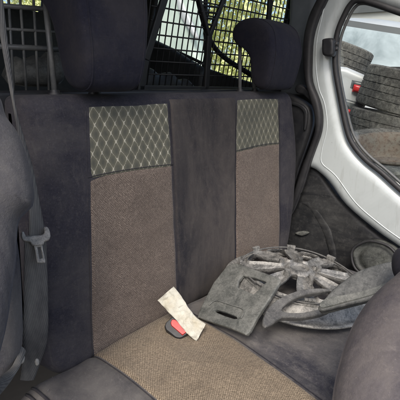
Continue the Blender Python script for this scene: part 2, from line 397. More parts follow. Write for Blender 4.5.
# black plastic seat belt panel low between headrest and strip
bp = K('belt_panel', [(284,93),(296,96),(309,104),(313,112),(313,126),(307,146),(299,168),(290,196),(280,214),(278,110)], 1.385, M['black'], T=.02, Rr=.012, back=.03, step=.008, smooth=3)
K('panel_backing', [(270,92),(318,96),(321,118),(318,146),(306,176),(288,216),(268,262),(258,200)], 1.432, M['black'], T=.004, Rr=.003, back=.01, step=.02, smooth=0)
K('panel_rib', [(288,101),(299,103),(307,109),(308,118),(306,130),(304,130),(304.5,117),(303,111),(297,106.5),(288,104)], 1.363, M['black'], T=.006, Rr=.005, back=.012, step=.005, smooth=2, parent=bp)
K('bracket', [(296,86),(301,84),(309,89),(315,99),(312,102),(304,95),(297,93)], 1.37, M['black'], T=.012, Rr=.008, back=.02, step=.006, smooth=2)
# scuffed side panel over the wheel arch
sp = K('side_panel', [(316,166),(325,174),(341,196),(360,214),(379,230),(402,246),(440,272),(520,340),(520,470),(250,470),(262,262),(278,228),(296,198),(306,175),(311,167)], 1.43, M['black_side'], T=.03, Rr=.02, back=.05, step=.016, smooth=4, rough=.004)
K('panel_ridge', [(309,198),(316,200),(327,212),(336,228),(341,250),(343,275),(350,300),(340,300),(334,274),(330,252),(324,232),(314,214),(305,205),(294,214),(282,236),(270,262),(264,256),(280,224),(296,203)], 1.426, M['black_side'], T=.028, Rr=.018, back=.02, step=.009, smooth=3, parent=sp)
K('clip', [(295,233),(303,231),(309,233),(302,236)], 1.392, M['dusty_plastic'], T=.005, Rr=.005, back=.02, step=.004, smooth=2, parent=sp)
# torn round boot in the side panel
ctr = ax(377, 259, 1.36)
def lathe_disc(name, C, N, prof, mat, parent, seg=48, wob=0, squash=1., seed=0):
    N = Vector(N).normalized(); U = ZUP.cross(N).normalized(); V = N.cross(U); vs = []; fs = []
    for i, (r_, h_) in enumerate(prof):
        for k in range(seg):
            a = 2*math.pi*k/seg
            rr = r_*(1+wob*noise.noise(Vector((math.cos(a)*2+seed, math.sin(a)*2, r_*9))))+0
            vs.append(Vector(C)+U*math.cos(a)*rr+V*math.sin(a)*rr*squash+N*(h_+wob*.05*noise.noise(Vector((a*3, r_*40, seed)))))
    for i in range(len(prof)-1):
        for k in range(seg): fs.append((i*seg+k, i*seg+(k+1) % seg, (i+1)*seg+(k+1) % seg, (i+1)*seg+k))
    fs.append([(len(prof)-1)*seg+k for k in range(seg)])
    return mobj(name, vs, fs, mat, parent)
bt = lathe_disc('boot', ctr, (-.95, -.1, .25), [(.082,-.04),(.086,-.005),(.081,.006),(.072,.004),(.066,-.004),(.055,.004),(.040,.012),(.025,.008),(.01,.010)], M['boot'], shell, wob=.05, squash=.8)
bm = bmesh.new()
ring_ = [ctr+Vector((-.02, 0, 0))+Vector((0, math.cos(a), 0))*.083*(1+.015*math.sin(5*a))+Vector((.2, 0, 1)).normalized()*.067*math.sin(a)*(1+.015*math.sin(7*a)) for a in [k*2*math.pi/40 for k in range(40)]]
tube(bm, ring_, .005, 8, closed=True); bobj('torn_rim', bm, M['rubber'], bt)

# ------------------------------------------------------------------ rear doors and what is seen through them
YD = 2.25
def rd(x, z): return (x, YD, z)
doors = empty('rear_door', (1.7, YD, -1.0), 'dark trimmed rear van door with a small bright window high at the left', 'door')
sheet('door_skin', [(-.3,YD,-1.0),(-.3,YD,.62),(1.65,YD,.62),(1.65,YD,-1.0)], (1.5, YD, 0), (0, -1, 0), M['cargo'], doors, T=.02, Rr=.01, back=.02, step=.08, px=False, smooth=0, hole_smooth=0,
      holes=[[ay(*q, YD) for q in [(2,-30),(1,6),(30,10.5),(38,12),(41,7),(44,-30)]]])
bm = bmesh.new(); boxb(bm, (1.0,YD,.58), .8, .004, .6); bobj('window_pane', bm, M['glass'], doors, smooth=False)
bm = bmesh.new(); tube(bm, catmull([ax(x, y, 1.59) for x, y in [(196,-8),(204,25),(213,45),(225,58),(245,71),(275,88)]], 8, False), .012, 8); tag(bobj('door_cable', bm, M['wire'], None), 'thick black cable curving across the load bay side window', 'cable')
# dark trim and clutter low in the load bay
sheet('wheel_arch_trim', [(136,40),(150,38),(172,48),(204,68),(206,100),(130,100)], (1.60, 1.5, 0), (-1,0,0), M['cargo'], None, T=.03, Rr=.03, back=.03, step=.03, smooth=0)
tag(bpy.data.objects['wheel_arch_trim'], 'grey sloping trim panel low in the load bay behind the wire grille', 'trim panel')
for q, (nm, pts, Y, mt, lab, cat) in enumerate([
    ('crumpled_sheet', [(10,62),(16,56),(24,60),(33,55),(41,58),(50,50),(56,49),(60,58),(60,84),(8,84)], 1.12, 'wedge_plastic', 'crumpled grey dusty sheet lying behind the bench at the left', 'sheet'),
    ('storage_bin', [(140,71),(150,68),(158,74),(170,72),(178,80),(186,79),(190,92),(138,92)], 1.2, 'cargo', 'low dark storage bin behind the backrest under the grille', 'bin')]):
    tag(sheet(nm, pts, (.5, Y, 0), (0,-1,0), M[mt], None, T=.04, Rr=.04, back=.08, step=.014, smooth=3, rough=.02, seed=q), lab, cat)

# ------------------------------------------------------------------ wire grille behind the bench
gr = empty('cargo_grille', (1.1, 1.0, -.03), 'black wire mesh load bay grille with a forked centre bracket behind the headrests', 'grille')
GO = Vector((1.1, 1.0, 0)); GN = Vector((0, -1, -.10)).normalized()
def gp(x, y): return apl(x, y, GO, GN)
def wires(name, p0, p1, q0, q1, lean, ny, nx, rad, O=GO, N=GN):
    pass
bm = bmesh.new()
U1 = Vector((1, 0, 0)); V1 = GN.cross(U1) if GN.cross(U1).z > 0 else -GN.cross(U1)
SL = .13                                   # the wires lean along the bench
def gpt(u, v): return GO+U1*(u-1.1+SL*v)+V1*v
u0, u1, v0, v1 = .80, 1.66, -.02, .55
k = 0; u = .70
while u < 1.62:
    a, b = v0, v1
    tube(bm, [gpt(u, a), gpt(u, b)], .0021, 6); u += .0245
v = .035
while v < v1:
    p0 = gpt(.80-SL*v+.02*v, v); p1 = gpt(1.63-SL*v, v)
    tube(bm, [p0+Vector((0,-.004,0)), p1+Vector((0,-.004,0))], .0024, 6); v += .0375
for f in list(bm.faces): pass
bobj('wire_mesh', bm, M['wire'], gr)
bm = bmesh.new()
for (a, b, wd) in [((163,-6),(143,60),.024),((143,60),(137,95),.024),((195,-6),(206.5,37),.012),((223,-6),(206.5,37),.016),((206.5,36),(203,97),.022),((296,-10),(288,24),.02),((268,-10),(266,22),.022),((136,90),(300,92),.03),((197,6),(219,8),.006),((198,12),(217,14),.006),((200,18),(214,20),.006),((202,24),(212,26),.006)]:
    bar(bm, gp(*a)+Vector((0,-.012,0)), gp(*b)+Vector((0,-.012,0)), wd, .012, GN)
bevel(bobj('bracket_frame', bm, M['wire'], gr, smooth=False), .003, 2)
bm = bmesh.new()
LO = Vector((.4, 1.02, 0)); LN = Vector((0,-1,0))
for x0, x1, r_ in [(-12,-4,.004),(8,14,.004),(19.5,26.5,.004),(33,38.5,.004),(47,49,.004)]:
    tube(bm, [apl(x0,-10,LO,LN), apl(x1,92,LO,LN)], .0035, 6)
for y0, y1, r_ in [(5,11,.006),(28,33,.004),(46,50,.007)]:
    tube(bm, [apl(-10,y0,LO,LN), apl(70,y1,LO,LN)], r_, 6)
bobj('wire_mesh', bm, M['rod'], gr)
bm = bmesh.new()   # dark cross rail right behind the backrest
boxb(bm, (.98, .975, -.045), 1.5, .05, .07); bevel(bobj('cross_rail', bm, M['black'], gr, smooth=False), .01, 3)

# ------------------------------------------------------------------ the rear bench
bench = empty('rear_bench_seat', (.8, .8, -.75), 'dark fabric rear bench seat with brown woven and lattice patterned panels, dusty', 'bench seat')
ZB, ZT = -.66, -.018
def lerp(a, b, t): return a+(b-a)*t
def front_y(z): return .768+.030*(z+.62)/.57
def wrinkle(x, z):
    p = Vector((x, 0, z))
    w_ = .0035*noise.noise(p*5)+.0014*noise.noise(p*17)
    # soft vertical drapes on the dark centre band
    if .68 < x < .99:
        k = math.sin((x-.68)/.31*math.pi); w_ += k*(.004*noise.noise(Vector((x*16, 3, z*3.5)))+.004*noise.noise(Vector((x*9+z*4, 7, z*6))))
    return w_
def prof(x, s):
    """s 0..1 runs up the front, over the top and down the back"""
    r_ = .036
    Hf = (ZT-r_)-ZB
    if s < .62:
        z = ZB+Hf*s/.62
        y = front_y(z)+wrinkle(x, z)
        b = min(1, (z-ZB)/.06); y += .030*(1-math.sqrt(max(0, 1-(1-b)**2)))
        # shallow bolster crown at each side of the woven panels
        for c, wd in ((.36,.07),(1.26,.06)): y -= .010*math.exp(-((x-c)/wd)**2)
        y += .006*math.exp(-((x-.84)/.10)**2)
        return y, z
    if s < .80:
        a = (s-.62)/.18*math.pi/2; y0 = front_y(ZT-r_)+wrinkle(x, ZT-r_)
        for c, wd in ((.36,.07),(1.26,.06)): y0 -= .010*math.exp(-((x-c)/wd)**2)
        y0 += .006*math.exp(-((x-.84)/.10)**2)
        return y0+r_*(1-math.cos(a))*1.0, ZT-r_+r_*math.sin(a)+.002*noise.noise(Vector((x*6, 1, 2)))
    if s < .9: return .835+(s-.8)/.1*.07, ZT+.002*noise.noise(Vector((x*6, 1, 2)))
    return .905+.01*math.sin((s-.9)*10*math.pi), ZT-(s-.9)/.1*.55
def xl(z): t = (z+.62)/.6; b = max(0, min(1, (-.56-z)/.10)); return lerp(.285, .322, t)+.07*(1-math.sqrt(1-b*b))
def xr(z): t = max(0, min(1, (z+.62)/.6)); return lerp(1.30, 1.300, t)+.055*math.sin(max(0, min(1, t*.95))*math.pi)**1.0
NX, NS = 150, 130
vs = []; fs = []
for i in range(NX+1):
    t = i/NX
    for j in range(NS+1):
        s_ = j/NS
        # round the ends over: superellipse shrink towards the mid thickness
        y, z = prof(lerp(.3, 1.32, t), s_)
        x = lerp(xl(z), xr(z), t)
        d = min(t, 1-t)*1.0; rr = .04
        e = 1-math.sqrt(max(0, 1-(1-min(d/rr, 1))**2)) if d < rr else 0
        y = lerp(y, .84, e*.85); z = z-(e*.035*(1 if s_ > .5 else 0))+(e*.02 if s_ < .05 else 0)
        vs.append((x, y, z))
for i in range(NX):
    for j in range(NS):
        a = i*(NS+1)+j; fs.append((a, a+NS+1, a+NS+2, a+1))
back = mobj('backrest', vs, fs, M['dark'], bench)
def patch(name, xa, xb, z0, z1, mat, off=.0022, nx=50, nz=70, parent=back):
    """a sewn-in panel following the backrest's front; xa, xb, z0, z1 are functions"""
    vs = []; fs = []
    for i in range(nx+1):
        for j in range(nz+1):
            t = i/nx; v = j/nz
            zz = lerp(z0(t), z1(t), v); x = lerp(xa(zz), xb(zz), t)
            if zz > ZT-.036:
                a = math.asin(max(-1, min(1, (zz-(ZT-.036))/.036))); s_ = .62+.18*a/(math.pi/2)
            else: s_ = (zz-ZB)/((ZT-.036)-ZB)*.62
            y, z = prof(x, max(0, s_))
            e = min(1, min(t, 1-t)*nx/2.0, min(v, 1-v)*nz/2.0)
            vs.append((x, y-lerp(-.002, off, e), z))
    for i in range(nx):
        for j in range(nz):
            a = i*(nz+1)+j; fs.append((a, a+nz+1, a+nz+2, a+1))
    return mobj(name, vs, fs, mat, parent)
def seam(name, pts, parent, r_=.0022, mat='dark'):
    bm = bmesh.new(); tube(bm, pts, r_, 6); return bobj(name, bm, M[mat], parent)
L0 = lambda z: lerp(.415, .466, (z+.62)/.573); L1 = lambda z: lerp(.702, .711, (z+.62)/.573)
R0 = lambda z: lerp(.962, .985, (z+.62)/.573); R1 = lambda z: lerp(1.222, 1.212, (z+.62)/.573)
zl = lambda x, y: ay(x, y, .787).z
za, zb_ = zl(89,177.5), zl(172,164.5); zc, zd = zl(237,151), zl(278,143)
zt1, zt2 = -.047, -.047
def sag(t): return .004*math.sin(t*math.pi)
patch('woven_panel', L0, L1, lambda t: ZB+.01, lambda t: lerp(za, zb_, t)+sag(t), M['brown'], off=.0030)
patch('lattice_panel', L0, L1, lambda t: lerp(za, zb_, t)-.008+sag(t), lambda t: zt1+.006, M['lattice'], off=.0014)
patch('woven_panel', R0, R1, lambda t: ZB+.01, lambda t: lerp(zc, zd, t)+sag(t), M['brown'], off=.0030)
patch('lattice_panel', R0, R1, lambda t: lerp(zc, zd, t)-.008+sag(t), lambda t: zt2+.008, M['lattice_faint'], off=.0014)
patch('centre_band', lambda z: L1(z)+.001, lambda z: R0(z)-.001, lambda t: ZB+.01, lambda t: ZT-.012, M['dark_band'], off=.0042, nx=75, nz=110)
def yon(x, z): return prof(x, (z-ZB)/((ZT-.036)-ZB)*.62)[0] if z < ZT-.036 else prof(x, .63)[0]
for f, off in ((L0,-.001),(L1,.001),(R0,-.001),(R1,.001)):
    seam('seam', [Vector((f(z)+off, yon(f(z), z)-.0016, z)) for z in [lerp(-.63, -.052, k/30) for k in range(31)]], back, .0010)
for (fa, fb, q0, q1) in ((L0, L1, za, zb_), (R0, R1, zc, zd)):
    pts = []
    for k in range(21):
        t = k/20; z = lerp(q0, q1, t)+sag(t); x = lerp(fa(z), fb(z), t); pts.append(Vector((x, yon(x, z)-.0022, z+.0004)))
    seam('seam', pts, back, .0009)

# cushion
def cz(x, y):
    z = -.615+.006*noise.noise(Vector((x*4, y*4, 5)))+.0025*noise.noise(Vector((x*13, y*13, 2)))
    z += -.045*math.exp(-((.79-y)/.022))if y < .79 else -.045
    e = max(0, min(1, (x-.235)/.05)); z -= .05*(1-math.sqrt(max(0, 1-(1-e)**2)))
    for c in (.415, .69): z -= .004*math.exp(-((x-c)/.008)**2)
    z -= .012*math.exp(-(((x-.60)/.05)**2+((y-.60)/.05)**2))
    z += .01*math.sin(max(0, min(1, (.8-y)/.5))*math.pi)
    return z
def grid(name, xa, xb, ya, yb, nx, ny, mat, parent, off=0., skirt=False):
    vs = []; fs = []
    for i in range(nx+1):
        for j in range(ny+1):
            y = lerp(ya, yb, j/ny); x = lerp(xa(y), xb(y), i/nx)
            e = 1
            if off: e = min(1, min(i, nx-i)/1.5, min(j, ny-j)/1.5)
            vs.append((x, y, cz(x, y)+(lerp(-.002, off, e) if off else 0)))
    for i in range(nx):
        for j in range(ny):
            a = i*(ny+1)+j; fs.append((a, a+ny+1, a+ny+2, a+1))
    if skirt:
        B = len(vs); edge = [i*(ny+1) for i in range(nx+1)]+[nx*(ny+1)+j for j in range(1, ny+1)]+[i*(ny+1)+ny for i in range(nx-1, -1, -1)]+[j for j in range(ny-1, 0, -1)]
        for e in edge: vs.append((vs[e][0], vs[e][1], -.80))
        for k in range(len(edge)): fs.append((edge[k], B+k, B+(k+1) % len(edge), edge[(k+1) % len(edge)]))
        fs.append([B+k for k in range(len(edge))])
    return mobj(name, vs, fs, mat, parent)
cush = grid('seat_cushion', lambda y: .235, lambda y: 1.26, .80, .12, 150, 110, M['dark_cushion'], bench, skirt=True)
grid('woven_panel', lambda y: .416, lambda y: .700-.10*(.77-y), .785, .125, 50, 110, M['brown_c'], cush, off=.002)
for f in (lambda y: .4145, lambda y: .702-.10*(.77-y)):
    seam('seam', [Vector((f(y), y, cz(f(y), y)+.002)) for y in [lerp(.77, .13, k/40) for k in range(41)]], cush, .0012)
for dx, dz in ((0, .0), (.012, .006), (.026, .009)):     # corded edge at the near corner of the cushion
    seam('piping', [Vector((.238+dx, y, cz(.24+dx, y)+.002)) for y in [lerp(.76, .4, k/20) for k in range(21)]], cush, .003)

# headrests: comma shaped in profile (Y, Z), swept along the bench
def headrest(x0, x1, prof2, rods, ztop, parent=bench, narrow=0.):
    P = catmull([(0, y, z) for y, z in prof2], 8); n_ = len(P)
    c = sum(P, Vector())/n_
    seg = 26; vs = []; fs = []
    for i in range(seg+1):
        t = -1+2*i/seg; k = (1-abs(t)**4.5)**(1/2.6) if abs(t) < 1 else 0
        k2 = .80+.20*k if abs(t) < 1 else .80
        sc = k2 if abs(t) < .999 else .0
        for q in P:
            x = lerp(x0, x1, (t+1)/2)
            v = c+(q-c)*(1-(1-k)*.22)
            # the lower lobe narrows a little
            lo = max(0, (c.z-q.z)/.12); x = (x0+x1)/2+(x-(x0+x1)/2)*(1-narrow*lo)
            v = Vector((x, v.y, v.z)); v += Vector((0, 1, .2))*(.004*noise.noise(v*9)+.0018*noise.noise(Vector((v.x*40, v.y*20, v.z*9))))
            vs.append(v)
    for i in range(seg):
        for j in range(n_):
            a = i*n_+j; b = i*n_+(j+1) % n_; fs.append((a, b, b+n_, a+n_))
    fs.append(list(range(n_))[::-1]); fs.append([seg*n_+j for j in range(n_)])
    h = mobj('headrest', vs, fs, M['headrest'], parent)
    for i in (3, seg-3):
        bm = bmesh.new(); tube(bm, [vs[i*n_+j] for j in range(n_)], .0017, 6, closed=True); bobj('seam', bm, M['headrest'], h)
    m = h.modifiers.new('s', 'SUBSURF'); m.levels = 1; m.render_levels = 1
    for (bx, by, tx, ty, tz) in rods:
        bm = bmesh.new(); tube(bm, [Vector((bx, by, ZT-.02)), Vector((tx, ty, tz))], .0062, 12); bobj('post', bm, M['rod'], h)
        bm = bmesh.new()
        for r1, z0, z1 in ((.017, ZT-.004, ZT+.004), (.011, ZT+.004, ZT+.010)):
            bmesh.ops.create_cone(bm, cap_ends=True, segments=24, radius1=r1, radius2=r1*.85, depth=z1-z0, matrix=Matrix.Translation((bx, by, (z0+z1)/2)))
        g = bobj('post_guide', bm, M['black'], h); auto(g)
    return h
YR = .86
HP = [(.735,.02),(.722,.10),(.725,.20),(.76,.29),(.84,.335),(.91,.31),(.93,.25),(.915,.195),(.875,.165),(.845,.12),(.835,.04),(.825,.0),(.79,-.012),(.755,-.008)]
h1 = headrest(.425, .60, HP, [(ay(55,95,YR).x, YR, ay(46,10,.90).x, .90, .22), (ay(91,92,YR).x+.01, YR, .52, .90, .22)], 0, narrow=.10)
HP2 = [(.755,.02),(.742,.08),(.742,.125),(.76,.175),(.81,.205),(.87,.208),(.905,.192),(.912,.165),(.895,.138),(.86,.118),(.83,.085),(.82,.03),(.815,.0),(.795,-.012),(.77,-.008)]
h2 = headrest(1.08, 1.27, HP2, [(ay(240,94,YR).x, YR, ay(240,40,.885).x, .885, .15), (1.16, YR, 1.16, .885, .15)], 0, narrow=.06)

# ------------------------------------------------------------------ seat belt on the left
belt = empty('seat_belt', (.3, .72, -.6), 'dusty black seat belt hanging at the left with its metal tongue over the backrest', 'seat belt')
def ribbon(name, cl, mat, parent, th=.0016, sub=6, wr=0., nn=6):
    """cl: list of (left point, right point)"""
    A = catmull([a for a, b in cl], sub, False); B = catmull([b for a, b in cl], sub, False); vs = []; fs = []
    for i in range(len(A)):
        a, b = A[i], B[i]; t = (A[min(i+1, len(A)-1)]-A[max(i-1, 0)]); nrm = t.cross(b-a).normalized()
        if nrm.dot(-a) < 0: nrm = -nrm
        W_ = lambda q: nrm*wr*(noise.noise(q*42)+.5*abs(noise.noise(q*90)))+(b-a)*(wr*4*noise.noise(q*60) if wr else 0)
        for k in range(nn+1): q = a.lerp(b, k/nn); vs.append(q+nrm*(.002*math.sin(k/nn*math.pi))+W_(q))
        for k in range(nn+1): q = a.lerp(b, k/nn); vs.append(q-nrm*th+W_(q))
    w2 = 2*(nn+1)
    for i in range(len(A)-1):
        o = i*w2; q = o+w2
        for k in range(nn):
            fs.append((o+k, o+k+1, q+k+1, q+k)); fs.append((o+nn+1+k+1, o+nn+1+k, q+nn+1+k, q+nn+1+k+1))
        fs.append((o, q, q+nn+1, o+nn+1)); fs.append((o+nn, o+nn+nn+1, q+nn+nn+1, q+nn))
    return mobj(name, vs, fs, mat, parent)
Pb = lambda x, y, Y: ay(x, y, Y)
ribbon('upper_webbing', [(Pb(-6,-10,.80),Pb(2,-10,.80)),(Pb(1,40,.78),Pb(8,42,.78)),(Pb(8,80,.745),Pb(13,82,.745)),(Pb(14,112,.73),Pb(17,112,.73)),(Pb(24,170,.715),Pb(33,168,.72)),(Pb(29,205,.705),Pb(40,204,.71)),(Pb(29,236,.70),Pb(46,234,.70))], M['web'], belt)
ribbon('lower_webbing', [(Pb(25,236,.698),Pb(46,234,.70)),(Pb(24.5,262,.70),Pb(47,260,.703)),(Pb(24,300,.705),Pb(48,300,.708)),(Pb(23,335,.715),Pb(47.5,338,.72)),(Pb(22,362,.735),Pb(40,364,.74)),(Pb(20,380,.75),Pb(34,380,.75))], M['web'], belt)
ribbon('floor_webbing', [(Pb(26,352,.69),Pb(21,346,.69)),(Pb(20,366,.66),Pb(12,366,.67)),(Pb(9,384,.62),Pb(1,376,.63)),(Pb(-8,404,.56),Pb(-12,392,.57))], M['web'], belt)
BO = Pb(36, 245, .69); BN = -BO.normalized()
tg = sheet('belt_tongue', [(21.5,231.5),(24,232),(26.5,236.5),(33,235.5),(41,235),(44,233),(43.5,228.5),(46,226.5),(49,229),(50.5,236),(48.5,240.5),(44.5,242),(42.5,245.5),(32.5,246),(30,242.5),(23.5,241.5),(21,237)], BO, BN, M['buckle_metal'], belt, T=.006, Rr=.0028, back=.006, step=.0016, smooth=2, rough=.003)
sheet('tongue_plate', [(34,244),(42,244),(43,250),(45.5,261),(44,263),(38,263),(36.5,261),(34.5,250)], BO, BN, M['buckle_metal'], tg, T=.003, Rr=.002, back=.002, step=.0014, smooth=2, holes=[[(37.5,247.5),(40.5,247),(42.5,258),(39.5,259)]], hole_smooth=0)
bm = bmesh.new()
for x, y, sc in ((21,358,.016),(37,362,.010)):
    bmesh.ops.create_icosphere(bm, subdivisions=3, radius=sc*.6, matrix=Matrix.Translation(Pb(x, y, .70)) @ Matrix.Diagonal((.7, .7, 1.3, 1)))
bobj('anchor_bolt', bm, M['buckle_metal'], belt)

# padded side bolster at the left edge of the view
BL = ay(20, 220, .56)
bo = sheet('side_bolster', [(-60,60),(-14,84),(0,98),(6,116),(16,130),(25,148),(31,170),(34,192),(33,205),(26,213),(19,222),(17,240),(16,262),(12,290),(8,318),(2,345),(-6,370),(-20,400),(-80,420)], BL, -BL.normalized()+Vector((0,0,.1)), M['bolster'], None, T=.05, Rr=.05, back=.06, step=.010, smooth=5, rough=.002, seed=4)
tag(bo, 'worn grey padded side bolster with dusty streaks at the left edge, before the belt', 'seat bolster')
DL = ay(10, 330, .66)
kk = sheet('lower_bolster', [(0,215),(14,222),(17,240),(20,262),(22,300),(22,345),(10,372),(-10,396),(-60,400),(-60,215)], ay(10,300,.70), (-.35,-1,0), M['bolster'], None, T=.03, Rr=.03, back=.03, step=.014, smooth=3, rough=.002)
tag(kk, 'dark grey streaked lower seat side behind the grey bolster and left of the belt', 'seat side')

# ------------------------------------------------------------------ reclined front seat, lower right corner
FO = ay(370, 330, .22); FN = (-FO.normalized()+Vector((0, 0, .35))).normalized()
fs_ = empty('front_seat', FO, 'dusty mauve grey side of the front seat in the lower right corner', 'seat')
sheet('seat_padding', [(402,272),(392,279),(382,287),(370,299),(359,314),(350,331),(343,350),(337,372),(333,392),(331,420),(335,460),(460,480),(480,330),(440,262)], FO, FN, M['front_seat'], fs_, T=.07, Rr=.075, back=.07, step=.010, smooth=5, rough=.006, seed=9)
FO2 = ay(398, 262, .235)
sheet('side_cover', [(401,247),(396,250),(392.5,256),(391.5,264),(393,273),(398,281),(406,286),(440,290),(440,240),(412,242)], FO2, -FO2.normalized(), M['headrest'], fs_, T=.035, Rr=.035, back=.04, step=.006, smooth=4, rough=.003)

# ------------------------------------------------------------------ wheel cover lying face down on the bench
HC = Vector((.985, .550, -.598)); HR = .220
hub = empty('wheel_cover', HC, 'dirty silver plastic wheel cover lying face down with clips and spring ring showing', 'wheel cover')
def lath(name, prof, mat, parent, C, seg=96, closed=True):
    vs = []; fs = []; k = len(prof)
    for r_, z in prof:
        for i in range(seg):
            a = 2*math.pi*i/seg; vs.append(C+Vector((r_*math.cos(a), r_*math.sin(a), z)))
    for j in range(k if closed else k-1):
        for i in range(seg):
            a, b = j*seg, ((j+1) % k)*seg; fs.append((a+i, a+(i+1) % seg, b+(i+1) % seg, b+i))
    return mobj(name, vs, fs, mat, parent)
lath('rim', [(HR,.000),(HR+.003,.004),(HR-.001,.008),(HR-.008,.007),(HR-.014,.003),(.192,.010),(.180,.024),(.174,.032),(.168,.034),(.162,.034),(.163,.020),(.178,.008),(HR-.014,-.002)], M['hub'], hub, HC)
# the dished disc with its ring of openings, raised walls round each opening and a groove down each spoke
NSP = 8; PH = .30
def tear(q):
    a = 2*math.pi*q/NSP+PH; out = []
    for r_, w_ in ((.052,.0),(.058,.008),(.085,.0125),(.115,.020),(.142,.029),(.153,.027),(.157,.012),(.158,0)):
        out.append((r_, w_))
    pts = [(r_, w_) for r_, w_ in out]+[(r_, -w_) for r_, w_ in out[-2:0:-1]]
    return [HC+Vector((math.cos(a)*r_-math.sin(a)*w_, math.sin(a)*r_+math.cos(a)*w_, 0)) for r_, w_ in pts]
TE = [tear(q) for q in range(NSP)]
TS = [[Vector((p.x-HC.x, p.y-HC.y)) for p in resample(catmull(T_, 4), .004)] for T_ in TE]
def dish(v):
    # v is in the sheet's own plane; its axes are U = Z x N (N up: world X), V = world Y
    r_ = v.length; z = .052-.10*max(0, r_-.03)**1.1*1.4
    d = min((v-p).length for T_ in TS for p in T_)
    z += .009*math.exp(-(d/.0035)**2)
    a = math.atan2(v.y, v.x)-PH; st = 2*math.pi/NSP; da = ((a-st/2+st/2) % st)-st/2
    da = (a/st-.5) % 1.0; da = min(da, 1-da)*st*r_
    if .05 < r_ < .16: z -= .006*math.exp(-(da/.005)**2)*math.sin((r_-.05)/.11*math.pi)
    return z
dsk = sheet('spoked_disc', [HC+Vector((math.cos(k*math.pi/24)*.172, math.sin(k*math.pi/24)*.172, 0)) for k in range(48)], HC, (0, 0, 1), M['hub'], hub, T=.0015, Rr=.002, back=.007, step=.0042, holes=TE, smooth=2, px=False, hole_smooth=4, bend=dish)
lath('centre_cup', [(.0,.046),(.022,.046),(.026,.060),(.032,.061),(.044,.052),(.047,.040),(.03,.034),(.0,.034)], M['hub'], hub, HC, 48, closed=False)
bm = bmesh.new()
for q in range(5):
    bm = bmesh.new(); a = 2*math.pi*q/5+.5; c = HC+Vector((math.cos(a)*.058, math.sin(a)*.058, .052))
    bmesh.ops.create_cone(bm, cap_ends=True, segments=16, radius1=.009, radius2=.008, depth=.03, matrix=Matrix.Translation(c)); auto(bobj('bolt_boss', bm, M['hub'], hub))
bm = bmesh.new(); tube(bm, [HC+Vector((.172*math.cos(t), .172*math.sin(t), .046+.003*math.sin(3*t))) for t in [k*2*math.pi/100 for k in range(100)]], .0026, 8, closed=True)
bobj('spring_ring', bm, M['hub_dark'], hub)
for q in range(8):
    a = 2*math.pi*(q+.5)/8+.30; bm = bmesh.new()
    for dt in (-.055, 0, .055):
        aa = a+dt; Mr = Matrix.Rotation(aa, 3, 'Z')
        boxb(bm, HC+Vector((.171*math.cos(aa), .171*math.sin(aa), .036)), .004, .009, .036, Mr)
        boxb(bm, HC+Vector((.174*math.cos(aa), .174*math.sin(aa), .054)), .009, .009, .005, Mr)
    Mr = Matrix.Rotation(a, 3, 'Z'); boxb(bm, HC+Vector((.165*math.cos(a), .165*math.sin(a), .030)), .010, .044, .022, Mr)
    bevel(bobj('clip', bm, M['hub'], hub, smooth=False), .0008, 2)

hub.rotation_euler = (R(5), R(3), 0); hub.location = HC+Vector((0, 0, .020))
# ------------------------------------------------------------------ broken plastic pieces lying on it
O = az(240, 300, -.555); A1 = az(197, 316, -.60); A2 = az(248, 331, -.560); A3 = az(280, 280, -.490)
CN = (A2-A1).cross(A3-A1).normalized(); CN = CN if CN.z > 0 else -CN
cov = sheet('trim_cover', [(232,264.5),(237,264),(258,271),(279,278.5),(281,281),(272,296),(258,317),(250,332),(246,335),(230,328),(205,320),(198,317.5),(199,313),(204,302),(214,283),(226,268)], A1, CN, M['dusty_plastic'], None, T=.003, Rr=.0025, back=.009, step=.0045, smooth=1, rough=0.,
     holes=[[(243,276),(265,281.5),(264,285),(255,294),(252,294),(239,288),(238,286)], [(218,310),(236,316.5),(235,319.5),(217,313)]], hole_smooth=2)
tag(cov, 'flat dusty grey plastic trim cover with two slots, leaning on the wheel cover', 'trim cover')
rim_l = [(210,305),(228,311),(240,316),(243,312),(238,307),(216,300)]
seamp = [apl(x, y, A1+CN*.006, CN) for x, y in [(209,305),(216,300.5),(228,304),(241,308),(244,312),(241,318)]]
bm = bmesh.new(); tube(bm, catmull(seamp, 5, False), .0014, 8); bobj('raised_lip', bm, M['dusty_plastic'], cov)

W0 = az(300, 312, -.50); W1 = az(395, 262, -.40); W2 = az(395, 290, -.44)
WN = (W1-W0).cross(W2-W0).normalized(); WN = WN if WN.z > 0 else -WN
wdg = sheet('broken_trim_wedge', [(399,261),(392,262),(372,267),(356,273),(343,282),(332,291),(322,303),(318,309),(324,311),(345,306),(370,300),(385,294),(399,287),(430,280),(430,258)], W0, WN, M['wedge_plastic'], None, T=.006, Rr=.005, back=.012, step=.005, smooth=3, rough=.001, seed=3)
tag(wdg, 'long broken grey plastic trim wedge pointing from the right edge onto the wheel cover', 'trim piece')
sheet('lower_lip', [(318,309),(326,300),(345,297),(370,291),(399,280),(399,286),(385,293),(370,299),(345,305.5),(324,311)], W0-WN*.004, WN, M['dusty_plastic'], wdg, T=.013, Rr=.003, back=.02, step=.005, smooth=2, rough=.0, seed=5)
# curved snapped arm across the hub
AO = az(290, 310, -.525); AN = Vector((-.15, -.35, .92)).normalized()
arm = sheet('snapped_arch_arm', [(262,323),(265,313),(272,304),(283,297),(297,291.5),(309,289.5),(322,289),(330,291),(318,293),(306,295),(296,298.5),(287,304),(281,311),(290,313.5),(304,313),(318,310),(330,305),(334,307),(329,312),(314,316.5),(296,318.5),(282,318),(273,324),(265,328)], AO, AN, M['hub_dark'], None, T=.004, Rr=.0025, back=.014, step=.004, smooth=2, rough=.0, seed=8)
tag(arm, 'curved snapped dark plastic arm lying across the middle of the wheel cover', 'trim piece')

